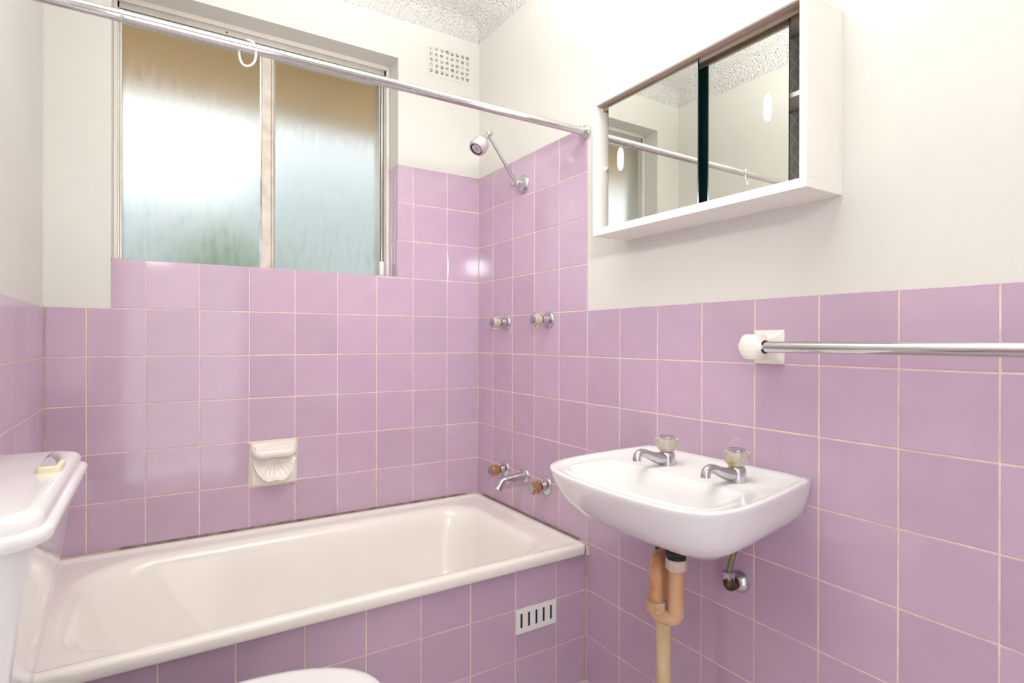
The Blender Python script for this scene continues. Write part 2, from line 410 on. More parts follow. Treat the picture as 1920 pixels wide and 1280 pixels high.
hd = obj('head', bm, M_ALU, win)
obj('screw', lathe(bmesh.new(), [(0, .0035), (.0015, .0028)], (-0.985, FY + .0003, AT - .012), (0, -1, 0), 10), M_DARK, win)
bm = bmesh.new(); box(bm, A0, A1, FY - .003, FY + .07, AB, AB + .012, bev=.001, seg=1)
obj('window_sill', bm, M_ALU, win)
# sliding sash in front on the left
SX0, SX1 = -0.868, -0.827
sash = obj('sash', nbox(SX0 + .002, SX1 - .006, FY + .002, FY + .03, AB + .01, AT - .03, bev=.002), M_ALUPAINT, win)
obj('stile_lip', nbox(SX1 - .006, SX1, FY - .004, FY + .03, AB + .01, AT - .03, bev=.0015), M_ALUPAINT, sash)
obj('stile_gasket', nbox(SX0 - .004, SX0 + .002, FY + .012, FY + .03, AB + .01, AT - .03), M_DULL, sash)
obj('glass_pane', nbox(A0 + .012, SX0, FY + .018, FY + .022, AB + .010, AT - .035), M_FROST, sash)
fx = obj('fixed_light', nbox(SX0 + .01, -0.812, FY + .046, FY + .062, AB + .01, AT - .03, bev=.001), M_ALUPAINT, win)
obj('glass_pane', nbox(SX1 - .02, A1 - .024, FY + .040, FY + .044, AB + .010, AT - .035), M_FROST, fx)
# latch rod with white plastic grip
rod = obj('latch_rod', tube(bmesh.new(), [(-0.408, .094, 1.44), (-0.408, .094, 2.21)], .0028, 10), M_CHROME, win, 40)
obj('grip', lathe(bmesh.new(), [(0, .0080), (.003, .0105), (.058, .0105), (.064, .0080)], (-0.4085, .092, 1.380), (0, 0, 1), 16), M_PLASTIC, rod, 40)

# outside the window: eave, hedge, neighbouring wall
ev = obj('roof_eave', nbox(-3.2, 2.6, 0.26, 1.25, 2.36, 2.44), M_EAVE, kind='structure')
def blob(name, c, s, m, seed):
    rnd = random.Random(seed); bm = bmesh.new(); bmesh.ops.create_icosphere(bm, subdivisions=4, radius=1)
    ph = [rnd.uniform(0, 6) for _ in range(6)]
    for v in bm.verts:
        k = 1 + .08 * math.sin(9 * v.co.x + ph[0]) + .07 * math.sin(11 * v.co.y + ph[1]) + .07 * math.sin(13 * v.co.z + ph[2]) + .04 * rnd.uniform(-1, 1)
        v.co = Vector((c[0] + v.co.x * k * s[0], c[1] + v.co.y * k * s[1], max(0.0, c[2] + v.co.z * k * s[2])))
    return obj(name, bm, m, smooth=60)
tag(blob('garden_bush', (-0.62, 4.2, 1.0), (0.42, 0.4, 1.15), M_LEAF, 3), 'green garden bush blurred behind the frosted left window pane', 'bush')
nb = obj('boundary_wall', nbox(-5.0, 5.5, 5.0, 5.3, 0.0, 2.66), M_NEIGH); tag(nb, 'long grey rendered garden wall blurred behind the frosted window', 'wall')
nh = obj('garden_shed', loft(bmesh.new(), [[Vector(p) for p in q] for q in (((-.25, 5.6, 0), (4.4, 5.6, 0), (4.4, 7.5, 0), (-.25, 7.5, 0)), ((-.25, 5.6, 3.0), (4.4, 5.6, 3.3), (4.4, 7.5, 3.3), (-.25, 7.5, 3.0)), ((.1, 6.5, 4.05), (4.2, 6.5, 4.2), (4.2, 6.6, 4.2), (.1, 6.6, 4.05)))], True, True), M_NEIGH); tag(nh, 'grey gabled shed above the garden wall behind the frosted right pane', 'shed')
gd = obj('ground', nbox(-6, 8, 0.25, 16, -0.2, 0.0), mat('garden_ground', (196, 198, 186), rough=0.9, vary=.1)); gd['kind'] = 'structure'

# ------------------------------------------------------------------ wall vent
vent = thing('wall_vent', 'painted square-holed air vent high on the wall right of the window', 'vent', (-0.142, PL, 2.295))
V0, V1, VB, VT = -0.246, -0.038, 2.229, 2.359
nx, nz_ = 8, 5; px_, pz_ = 0.0243, 0.0234; hs_ = 0.0145
vx0 = -0.142 - px_ * nx / 2; vz0 = 2.295 - pz_ * nz_ / 2
xs = [V0]; zs = [VB]
for i in range(nx): xs += [vx0 + px_ * (i + .5) - hs_ / 2, vx0 + px_ * (i + .5) + hs_ / 2]
for i in range(nz_): zs += [vz0 + pz_ * (i + .5) - hs_ / 2, vz0 + pz_ * (i + .5) + hs_ / 2]
xs.append(V1); zs.append(VT)
bm = bmesh.new()
def cell(bm, xs, zs, yf, yb, hole):
    """front plate at yf with holes that go back to yb."""
    for i in range(len(xs) - 1):
        for k in range(len(zs) - 1):
            x0, x1, z0, z1 = xs[i], xs[i + 1], zs[k], zs[k + 1]
            if not hole(i, k):
                bm.faces.new([bm.verts.new(p) for p in ((x0, yf, z0), (x1, yf, z0), (x1, yf, z1), (x0, yf, z1))])
            else:
                a = [(x0, z0), (x1, z0), (x1, z1), (x0, z1)]
                for q in range(4):
                    (ax_, az), (bx, bz) = a[q], a[(q + 1) % 4]
                    bm.faces.new([bm.verts.new(p) for p in ((ax_, yf, az), (bx, yf, bz), (bx, yb, bz), (ax_, yb, az))])
    x0, x1, z0, z1 = xs[0], xs[-1], zs[0], zs[-1]; a = [(x0, z0), (x1, z0), (x1, z1), (x0, z1)]
    for q in range(4):
        (ax_, az), (bx, bz) = a[q], a[(q + 1) % 4]
        bm.faces.new([bm.verts.new(p) for p in ((ax_, yf, az), (bx, yf, bz), (bx, yb, bz), (ax_, yb, az))])
    bmesh.ops.remove_doubles(bm, verts=bm.verts, dist=1e-5)
cell(bm, xs, zs, 0.0025, 0.0038, lambda i, k: i % 2 == 1 and k % 2 == 1)
obj('vent_plate', bm, M_PAINT, vent)
M_VENTHOLE = mat('half_painted_vent_hole', (232, 222, 208), rough=0.8, vary=0.05, vscale=110, rgb2=(88, 80, 74))
for i in range(nx):
    for k in range(nz_):
        x, z = vx0 + px_ * (i + .5), vz0 + pz_ * (k + .5)
        obj('vent_hole', nbox(x - hs_ / 2 - .0005, x + hs_ / 2 + .0005, .0034, .0039, z - hs_ / 2 - .0005, z + hs_ / 2 + .0005), M_VENTHOLE, vent)

# ------------------------------------------------------------------ bath and its tiled front
bath = thing('bathtub', 'cream enamel built-in bathtub under the frosted window', 'bathtub', (-0.74, -0.37, 0.42))
X0, X1, Y0, Y1 = -1.483, -0.004, -0.752, -0.004
def rr(i, z, r, xo=0, yo=0): return rrect(X0 + i, X1 - i, Y0 + i, Y1 - i, z, r, 10)
rings = [rr(.012, .418, .02), rr(.002, .420, .02), rr(0, .424, .022), rr(0, .443, .022), rr(.002, .449, .022), rr(.008, .4535, .02),
         rr(.022, .4535, .02), rr(.030, .452, .02), rr(.036, .4485, .02),
         rrect(X0 + .05, X1 - .055, Y0 + .039, Y1 - .055, .4475, .03, 10),
         rrect(X0 + 0.078, X1 - 0.1, Y0 + 0.045, Y1 - 0.088, 0.447, [.11, .17, .17, .11], 10),
         rrect(X0 + 0.085, X1 - 0.108, Y0 + 0.049, Y1 - 0.095, 0.446, [.12, .18, .18, .12], 10),
         rrect(X0 + 0.093, X1 - 0.117, Y0 + 0.054, Y1 - 0.103, 0.4425, [.12, .18, .18, .12], 10),
         rrect(X0 + 0.101, X1 - 0.125, Y0 + 0.06, Y1 - 0.111, 0.436, [.12, .18, .18, .12], 10),
         rrect(X0 + 0.109, X1 - 0.132, Y0 + 0.066, Y1 - 0.118, 0.426, [.12, .18, .18, .12], 10),
         rrect(X0 + 0.12, X1 - 0.139, Y0 + 0.071, Y1 - 0.126, 0.408, [.12, .18, .18, .12], 10),
         rrect(X0 + 0.15, X1 - 0.152, Y0 + 0.082, Y1 - 0.142, 0.35, [.12, .18, .18, .12], 10),
         rrect(X0 + 0.2, X1 - 0.17, Y0 + 0.098, Y1 - 0.168, 0.26, [.12, .18, .18, .12], 10),
         rrect(X0 + 0.27, X1 - 0.195, Y0 + 0.125, Y1 - 0.205, 0.175, [.12, .18, .18, .12], 10),
         rrect(X0 + 0.33, X1 - 0.22, Y0 + 0.15, Y1 - 0.235, 0.125, [.12, .18, .18, .12], 10),
         rrect(X0 + .40, X1 - .28, Y0 + .20, Y1 - .28, .100, [.1, .15, .15, .1], 10),
         rrect(X0 + .6, X1 - .5, Y0 + .30, Y1 - .35, .093, [.03, .03, .03, .03], 10)]
obj('tub', loft(bmesh.new(), rings, False, True), M_BATH, bath, 60)
obj('waste', lathe(bmesh.new(), [(0, .03), (.003, .03), (.004, .022), (.002, .02)], (-.34, -.40, .100), (0, 0, 1), 20), M_CHROME, bath, 40)
obj('mould_seam', nbox(-1.30, -0.06, -.0038, -.0008, .450, .4575), M_MOULD, bath)
obj('mould_seam', nbox(-.0038, -.0008, -.70, -.05, .450, .4548), mat('grey_seam', (150, 128, 128), rough=.8, vary=.2, vscale=20), bath)
bm = bmesh.new(); box(bm, -.014, -.0012, -.758, -.7525, .419, .446, bev=.002)
for v in bm.verts: v.co.x += random.uniform(-.0015, .0005); v.co.y += random.uniform(-.002, .002)
obj('plaster_filler', bm, M_SEALWHITE, bath, 50)

FYP = -0.7356
panel = thing('bath_surround', 'lilac tiled front panel boxing in the bathtub', 'bath surround', (-0.74, FYP, 0.0))
ep = [0.003] + [0.1213 + PX * i for i in range(9)] + [1.483]
prow = [0.0, 0.1440, 0.2967, 0.4168]
bm = nbox(-1.483, -0.003, FYP + g, FYP + .02, 0, .4155)
obj('grout', bm, M_GROUT, panel)
for k in range(3):
    for i, (a, c) in enumerate(zip(ep[:-1], ep[1:])):
        z0_, z1_ = prow[k], prow[k + 1]
        if k == 1 and i == 1: z1_ = 0.2205
        place_tile(panel, (0, FYP, 0), (-1, 0, 0), (0, 0, 1), (0, -1, 0), a, c, z0_, z1_)
        if i == 0 or c >= 1.48: pass
# top edge of old sealant under the rim
obj('sealant_bead', nbox(-1.48, -.012, FYP - .0012, FYP + .01, .4135, .4172), M_SEALWHITE, panel)

pv = thing('panel_vent', 'white slotted vent plate set among the bath panel tiles', 'vent', (-0.199, FYP, 0.259))
bm = bmesh.new()
sx = [-0.2745]
for i in range(5):
    c = -0.2745 + .151 * (i + .5 + .18 * (2 - i) / 2 * 0.9 - 0.0) / 5
    sx += [c - .0042, c + .0042]
sx.append(-0.1235)
sz = [0.2215, 0.2375, 0.2815, 0.2960]
cell(bm, sx, sz, FYP - .0022, FYP + .0005, lambda i, k: i % 2 == 1 and k == 1)
obj('vent_plate', bm, M_PLASTIC, pv)
for i in range(5):
    c = (sx[1 + 2 * i] + sx[2 + 2 * i]) / 2
    obj('slot', nbox(c - .0048, c + .0048, FYP + .0001, FYP + .0008, .237, .282), M_RUBBER, pv)

# ------------------------------------------------------------------ soap dish
SD = Vector((-0.8415, 0, 0.676))
soap = thing('soap_dish', 'white ceramic shell soap dish with grab bar on the tiled wall over the bathtub', 'soap dish', SD)
hw, hh = .0755, .0755
bm = bmesh.new(); box(bm, SD.x - hw, SD.x + hw, -.011, .0, SD.z - hh, SD.z + hh, bev=.005, seg=3)
obj('back_plate', bm, M_SOAP, soap, 45)
bm = bmesh.new()
n = 28; rnd = random.Random(5)
ring0, ring1 = [], []
for (cx_, cz_, a0) in ((hw, hh, 0), (-hw, hh, 90), (-hw, -hh, 180), (hw, -hh, 270)):
    for i in range(6):
        t = math.radians(a0 + 90 * i / 5); e = .0085 + rnd.uniform(-.003, .003) + (.003 if cx_ < 0 else 0)
        ring0.append(Vector((SD.x + cx_ * .97 + e * math.cos(t), -.0005, SD.z + cz_ * .97 + e * math.sin(t))))
        ring1.append(Vector((SD.x + cx_ * .95 + e * .35 * math.cos(t), -.0055, SD.z + cz_ * .95 + e * .35 * math.sin(t))))
obj('plaster_bedding', loft(bmesh.new(), [ring0, ring1], True, True), M_SEALWHITE, soap, 60)
# grab bar: ends turn back into the plate
pts = smooth_path([(SD.x - .059, -.004, SD.z + .046), (SD.x - .060, -.036, SD.z + .040), (SD.x + .060, -.036, SD.z + .040), (SD.x + .059, -.004, SD.z + .046)], .022, 6)
bar = obj('grab_bar', tube(bmesh.new(), pts, .0150, 18), M_SOAP, soap, 50)
bm = bmesh.new()                                  # hood above the bar
prof = [(-.066, .0), (-.066, 1), (.066, 1), (.066, .0)]
rings = []
for t in range(7):
    u = t / 6; y = -.009 - .027 * math.sin(u * PI / 2); z = SD.z + .0665 - .0135 * u
    rings.append([Vector((SD.x - .066 + .004 * u, y, z)), Vector((SD.x + .066 - .004 * u, y, z)), Vector((SD.x + .066 - .004 * u, y + .004, z - .010)), Vector((SD.x - .066 + .004 * u, y + .004, z - .010))])
obj('hood', loft(bm, rings, True, True), M_SOAP, soap, 50)
# shell tray
bm = bmesh.new(); N = 48; top = SD.z + .032
def P(th, k):
    """th 0..pi from left to right round the bottom; k 0 back centre .. 1 lip .. 2 outer foot on the plate."""
    s, c = math.sin(th), -math.cos(th)
    notch = math.exp(-((th - PI / 2) / .26) ** 2)
    lx, lz = c * .0715, -s * .085
    lip_y = -.014 - .034 * s ** 1.2 + .004 * notch
    if k <= 1:
        f = 0.5 + .5 * math.cos(th * 22)
        q = k ** 0.8
        y = -.009 + (lip_y + .009) * (k ** 2.2) - .0022 * f * math.sin(PI * min(1, k)) 
        z = lz * (q if k < 1 else 1) + .009 * notch * k ** 4
        return Vector((SD.x + lx * q, y, top - .01 + z * 1.0))
    q = k - 1
    return Vector((SD.x + lx * (1 + .06 * q), lip_y * (1 - q) - .008 * q, top - .01 + lz * (1 + .02 * math.sin(q * PI)) + .009 * notch * (1 - q) + (.004 * s) * q))
ks = [0.02, .15, .3, .45, .6, .72, .82, .9, .96, 1.0, 1.04, 1.12, 1.25, 1.45, 1.7, 2.0]
loft(bm, [[P(PI * i / N, k) for i in range(N + 1)] for k in ks], cyclic=False)
obj('shell_tray', bm, M_SOAP, soap, 60)

# ------------------------------------------------------------------ taps
def wall_tap(name, label, y, z, flange_r, acr, core, cap, group, stub=.0):
    t = thing(name, label, 'tap', (0, y, z), group)
    o = (0, y, z); ax = (-1, 0, 0)
    obj('flange', lathe(bmesh.new(), [(-.002, flange_r), (.003, flange_r), (.006, flange_r * .93), (.010, flange_r * .55), (.016 + stub, flange_r * .5), (.024 + stub, flange_r * .46), (.026 + stub, flange_r * .3)], o, ax, 32), M_DULL, t, 40)
    d = .026 + stub
    obj('spindle', lathe(bmesh.new(), [(d - .004, .009), (d + .012, .009)], o, ax, 16), M_CHROME, t, 40)
    kb = obj('knob', lathe(bmesh.new(), [(d + .004, .012), (d + .007, .020), (d + .012, .0245), (d + .030, .0245), (d + .037, .0215), (d + .041, .0165)], o, ax, 48, 8, .10, (d + .007, d + .037)), acr, t, 30)
    obj('knob_core', lathe(bmesh.new(), [(d + .006, .011), (d + .012, .0135), (d + .034, .0135)], o, ax, 20), core, kb, 40)
    obj('cap', lathe(bmesh.new(), [(d + .039, .0165), (d + .0415, .0165), (d + .043, .014)], o, ax, 24), cap, t, 40)
    return t
wall_tap('shower_tap', 'clear knobbed shower tap on the lilac wall, the one nearer the corner', -.235, 1.190, .030, M_ACRYL, M_CORE, M_CAPV, 'pair of shower taps', .004)
wall_tap('shower_tap', 'clear knobbed shower tap on the lilac wall, the one farther from the corner', -.528, 1.193, .030, M_ACRYL, M_CORE, M_CAPV, 'pair of shower taps', .008)
wall_tap('bath_tap', 'amber stained bath tap between the spout and the corner', -.226, .597, .032, M_ACRYLB, M_CORER, M_CAPV, 'pair of bath taps', .004)
wall_tap('bath_tap', 'rusty brown bath tap between the spout and the washbasin', -.512, .590, .034, M_ACRYLB, M_CORER, M_CAPG, 'pair of bath taps', .001)

sp = thing('bath_spout', 'chrome bath spout on the lilac wall between two amber knobbed taps', 'spout', (0, -.373, .598))
obj('flange', lathe(bmesh.new(), [(-.002, .029), (.003, .029), (.006, .027), (.012, .016), (.018, .014)], (0, -.373, .598), (-1, 0, 0), 32), M_DULL, sp, 40)
pth = smooth_path([(-.004, -.373, .600), (-.104, -.373, .592), (-.120, -.373, .566)], .020, 8)
rad = [.0155 - .0035 * min(1, i / 3) for i in range(len(pth))]; rad[0] = .0160; rad[-1] = .0125
nz2 = obj('spout_arm', tube(bmesh.new(), pth, rad, 20), M_DULL, sp, 50)
e_ = Vector(pth[-1]); dd = (e_ - Vector(pth[-2])).normalized()
obj('outlet', lathe(bmesh.new(), [(-.004, .0125), (-.001, .0148), (.005, .0148), (.0055, .011), (.002, .010)], e_, dd, 24), M_DULL, nz2, 40)

# ------------------------------------------------------------------ shower
sh = thing('wall_shower', 'chrome shower head on an angled arm in the tiled corner', 'shower', (0, -.358, 1.720))
J0 = Vector((-.036, -.358, 1.722)); J1 = Vector((-.158, -.357, 1.884))
obj('flange', lathe(bmesh.new(), [(-.002, .036), (.003, .036), (.007, .033), (.012, .024), (.015, .016), (.030, .014)], (0, -.358, 1.720), (-1, 0, 0), 32), M_DULL, sh, 40)
bm = bmesh.new()
lathe(bm, [(0, .011), (.028, .011), (.030, .008)], (-.024, -.342, 1.722), (0, -1, 0), 16)
lathe(bm, [(0, .0075), (.018, .0075), (.021, .004)], (-.024, -.336, 1.722), (-.5, .86, -.1), 12)
obj('swivel_joint', bm, M_CHROME, sh, 40)
ad_ = (J1 - J0).normalized()
obj('arm', tube(bmesh.new(), [J0 - ad_ * .014, J1], .0062, 16), M_CHROME, sh, 50)
bm = bmesh.new(); lathe(bm, [(0, .009), (.003, .0108), (.020, .0108), (.023, .007)], J1 + Vector((.004, .010, .002)), (0, -1, 0), 16)
lathe(bm, [(0, .006), (.012, .006), (.014, .003)], J1 + Vector((0, 0, .004)), (.75, -.3, .6), 10)
obj('ball_joint', bm, M_CHROME, sh, 40)
HD = (Vector((-.222, -.374, 1.806)) - J1).normalized()
H0 = J1 + HD * .010
obj('neck', lathe(bmesh.new(), [(-.004, .008), (.008, .008), (.009, .0115), (.018, .0115), (.019, .008), (.030, .010)], H0, HD, 20), M_CHROME, sh, 35)
obj('bell', lathe(bmesh.new(), [(.024, .010), (.028, .020), (.036, .0275), (.048, .0325), (.050, .0325), (.051, .0318), (.0525, .0318), (.0535, .0332), (.070, .0342), (.080, .0318), (.084, .028), (.0845, .024), (.081, .0235)], H0, HD, 36), M_BELL, sh, 32)
obj('spray_face', lathe(bmesh.new(), [(.076, .024), (.0825, .0238), (.083, .020), (.080, .018), (.080, .009)], H0, HD, 28), M_RUBBER, sh, 40)
obj('spray_nozzle', lathe(bmesh.new(), [(.078, .0085), (.084, .008), (.085, .004)], H0, HD, 16), M_CHROME, sh, 40)

# ------------------------------------------------------------------ curtain rail and ring
RDY, RDZ = -.730, 1.803
rd = thing('curtain_rail', 'chrome shower curtain rail spanning the room over the bathtub', 'rail', (-.74, RDY, RDZ))
obj('rail', tube(bmesh.new(), [(LX + .004, RDY, RDZ - .001), (-.022, RDY, RDZ + .004)], .0125, 24), M_STEEL, rd, 60)
for x, s in ((0.003, -1), (LX - .003, 1)):
    obj('end_flange', lathe(bmesh.new(), [(0, .023), (.006, .023), (.009, .0195), (.014, .0185), (.018, .0155), (.028, .0150), (.030, .0125)], (x, RDY, RDZ + (.004 if s < 0 else 0)), (s, 0, 0), 28), M_CHROME, rd, 40)
obj('rail_joint', lathe(bmesh.new(), [(0, .0126), (.001, .0134), (.006, .0134), (.007, .0126)], (-1.268, RDY, RDZ), (1, 0, 0), 24), M_STEEL, rd, 40)
rc = Vector((-1.022, RDY, RDZ))
pts = []
for i in range(29):
    t = math.radians(-60 + 300 * i / 28)
    pts.append(Vector((0, -.0175 * math.sin(t), .0165 * math.cos(t))))
# pear-shaped open ring: hooks over the rail and hangs below it
loop = [(-.0, .0005, .0190), (.002, -.012, .0160), (.003, -.0185, .004), (.003, -.0190, -.018), (.002, -.0155, -.034), (0, -.004, -.0445), (-.002, .010, -.0415), (-.004, .0165, -.026), (-.005, .0170, -.010), (-.003, .016, .006), (-.001, .011, .0150)]
rot = Matrix.Rotation(math.radians(58), 3, 'Z')
path = smooth_path([rc + rot @ Vector(p) for p in loop], .012, 3)
ring = obj('curtain_ring', tube(bmesh.new(), path, .0027, 10), M_PLASTIC, smooth=60)
tag(ring, 'white plastic curtain ring hanging from the chrome rail in front of the window', 'curtain ring')

# ------------------------------------------------------------------ mirror cabinet
CX, CY0, CY1, CB, CT, TH = -.127, -1.5565, -.9165, 1.4205, 1.8115, .0155
XB = PL
cab = thing('mirror_cabinet', 'white wall cabinet with two sliding mirror doors over the washbasin', 'cabinet', (0, -1.237, CB))
obj('bottom_panel', nbox(CX, XB, CY0, CY1, CB, CB + TH + .004, bev=.0006, seg=1), M_CAB, cab)
obj('top_panel', nbox(CX, XB, CY0, CY1, CT - TH, CT, bev=.0006, seg=1), M_CAB, cab)
obj('side_panel', nbox(CX, XB, CY0, CY0 + TH, CB + TH + .004, CT - TH, bev=.0006, seg=1), M_CAB, cab)
sl = obj('side_panel', nbox(CX, XB, CY1 - TH + .003, CY1, CB + TH + .004, CT - TH, bev=.0006, seg=1), M_CAB, cab)
obj('screw_cap', lathe(bmesh.new(), [(0, .007), (.003, .007), (.0035, .0045), (.007, .0045), (.008, .003)], (-.087, CY1 - TH + .003, 1.620), (0, -1, 0), 14), M_PLASTIC, sl, 40)
obj('back_panel', nbox(-.006, .0035, CY0 + TH, CY1 - TH, CB + TH, CT - TH), M_LINING, cab)
obj('shelf', nbox(-.072, -.006, CY0 + TH, CY1 - TH, 1.630, 1.640), M_CAB, cab)
bm = bmesh.new()
box(bm, -.1205, -.0740, CY0 + TH, CY1 - TH + .003, CT - TH - .0014, CT - TH + .001)
for x, d in ((-.1130, .0030), (-.0985, .0110), (-.0775, .0120)): box(bm, x - .0014, x + .0014, CY0 + TH, CY1 - TH + .003, CT - TH - d, CT - TH + .001)
obj('top_track', bm, M_TRACK, cab)
bm = bmesh.new()
for x in (-.1130, -.0985, -.0775): box(bm, x - .0012, x + .0012, CY0 + TH, CY1 - TH + .003, CB + TH + .003, CB + TH + .008)
obj('bottom_track', bm, M_CAB, cab)
ZB_, ZT_ = CB + TH + .005, CT - TH - .0018
def mirror_door(x, y0, y1, py, pz, zt=ZT_):
    bm = bmesh.new(); box(bm, x, x + .004, y0, y1, ZB_, zt)
    bmesh.ops.recalc_face_normals(bm, faces=bm.faces)
    for f in bm.faces: f.material_index = 0 if f.normal.x < -.5 else 1
    d = obj('mirror_door', bm, [M_MIRROR, M_GLEDGE], cab)
    prof = []
    rings = []
    for k, (dx, sc) in enumerate(((0, 1.0), (-.003, 1.0), (-.006, .86), (-.0065, .72), (-.0045, .55), (-.0045, .2))):
        rings.append([Vector((x + dx, py + .0078 * sc * math.cos(t) , pz + (.033 - .0078 * (1 - sc)) * (abs(math.sin(t)) ** .55) * (1 if math.sin(t) >= 0 else -1) * (sc if sc > .8 else sc + .15)))
                      for t in [2 * PI * i / 28 for i in range(28)]])
    obj('finger_pull', loft(bmesh.new(), rings, True, True), M_PLASTIC, d, 45)
mirror_door(-.106, -1.2755, -.960, -1.010, 1.624)
mirror_door(-.086, -1.4935, -1.20, -1.446, 1.620, CT - TH - .004)

# ------------------------------------------------------------------ towel rail
tr = thing('towel_rail', 'chrome towel rail in white ceramic brackets on the lilac tiles', 'towel rail', (0, -1.7, 1.105))
TRX, TRZ = -.061, 1.1045
obj('rail', tube(bmesh.new(), [(TRX, -1.398, TRZ), (TRX, -2.02, TRZ)], .0125, 28), M_STEEL, tr, 60)
for yb, s in ((-1.396, 1), (-2.02, -1)):
    bm = bmesh.new()
    def sq(x, h, v, r): return [Vector((x, yb + p.x, TRZ + p.y)) for p in rrect(-h, h, -v, v, 0, r, 3)]
    loft(bm, [sq(.001, .038, .0385, .002), sq(-.006, .038, .0385, .002), sq(-.009, .035, .0355, .004), sq(-.020, .024, .026, .008), sq(-.034, .020, .020, .008), sq(-.045, .020, .019, .008)], True, True)
    br = obj('bracket', bm, M_SOAP, tr, 30)
    # faceted head that holds the rail end
    bm = bmesh.new(); rings = []
    for dx, k in ((-.034, .55), (-.040, .92), (-.046, 1.0), (-.074, 1.0), (-.082, .88), (-.087, .55), (-.088, .15)):
        ring = []
        for q in range(6):
            t = 2 * PI * q / 6
            ring.append(Vector((dx, yb + .033 * k * math.cos(t), TRZ + .0335 * k * math.sin(t))))
        rings.append(ring)
    loft(bm, rings, True, True); bmesh.ops.bevel(bm, geom=list(bm.edges), offset=.003, segments=2, affect='EDGES')
    obj('rail_socket', bm, M_SOAP, tr, 40)
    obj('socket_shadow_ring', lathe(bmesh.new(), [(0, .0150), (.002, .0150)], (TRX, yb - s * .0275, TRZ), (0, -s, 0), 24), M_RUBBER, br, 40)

# ------------------------------------------------------------------ washbasin
BYC = -1.2580
bas = thing('washbasin', 'white wall hung washbasin with rounded front on the lilac tiles', 'washbasin', (0, BYC, .62))
half = [(0.0,.2385),(-.03,.2440),(-.08,.2520),(-.14,.2605),(-.20,.2670),(-.25,.2695),(-.29,.2680),(-.325,.2590),(-.350,.2430),(-.368,.2210),(-.380,.193),(-.389,.152),(-.394,.105),(-.397,.055),(-.398,0.0)]
nb_ = 9
outline = [Vector((0, -.2385 + .2385 * 2 * i / nb_)) for i in range(nb_ + 1)]          # along the wall
outline = [Vector((x, -h)) for x, h in half[:0]] + outline
left = [Vector((x, h)) for x, h in half[1:]]; right = [Vector((x, -h)) for x, h in half[-2:0:-1]]
outline = outline + left + right                      # y offset from centre; + towards the window
def zr(x): return .8200 + .050 * x
def ringB(s, sy, d, cx=-.15, sback=1.0, z=None):
    out = []
    for p in outline:
        x = cx + (p.x - cx) * (sback if p.x > cx else s)
        # blend so that sides shrink evenly
        y = p.y * sy
        out.append(Vector((min(x, -.0005), BYC + y, (zr(p.x) - d) if z is None else z)))
    return out
outer = [(.05, .12, .174, .1), (.10, .36, .168, .3), (.26, .53, .152, .6), (.46, .655, .135, .85), (.62, .745, .118, .97), (.75, .845, .100, 1.0), (.84, .91, .078, 1.0), (.91, .945, .055, 1.0), (.965, .972, .032, 1.0), (.992, .990, .014, 1.0), (1.0, 1.0, .005, 1.0), (.997, .998, .0012, .998), (.988, .992, 0.0, .994)]
rings = [ringB(s, sy, d, -.16, sb) for s, sy, d, sb in outer]
# inner side: raised rim, tap deck, bowl
def inset(i, zf):
    out = []
    for p in outline:
        k = 1 - i / .26; xf = -.20 + (p.x + .20) * (1 - i / .20)
        out.append(Vector((xf, BYC + p.y * k, zf(xf))))
    return out
rings.append(inset(.012, lambda x: zr(x) - .0008))
rings.append(inset(.020, lambda x: zr(x) - .0035))
rings.append(inset(.030, lambda x: min(zr(x) - .008, .8025)))
# bowl mouth: back edge pulled forward to clear the taps
def bowl(xb, xf, hwid, z, rf=.09, rb=.06):
    # resample a rounded rect to the same point order as outline
    pts = []
    for p in outline:
        u = p.y / .2695; v = (p.x + .398) / .398           # v 1 at the wall, 0 at the front
        # squircle mapping
        x = xf + (xb - xf) * v; y = hwid * u
        pts.append(Vector((x, y)))
    return [Vector((q.x, BYC + q.y, z(q.x) if callable(z) else z)) for q in pts]
rings.append(bowl(-.165, -.362, .224, lambda x: min(.8025, zr(x) - .008)))
rings.append(bowl(-.172, -.357, .216, lambda x: .7990))
rings.append(bowl(-.182, -.350, .206, .790))
rings.append(bowl(-.192, -.340, .192, .765))
rings.append(bowl(-.200, -.322, .165, .725))
rings.append(bowl(-.205, -.295, .125, .690))
rings.append(bowl(-.205, -.260, .070, .672))
rings.append(bowl(-.212, -.245, .024, .666))
obj('basin', loft(bmesh.new(), rings, True, True), M_CERAMIC, bas, 70)
obj('waste', lathe(bmesh.new(), [(0, .028), (.003, .028), (.004, .02), (.001, .019)], (-.226, BYC, .6655), (0, 0, 1), 20), M_CHROME, bas, 40)

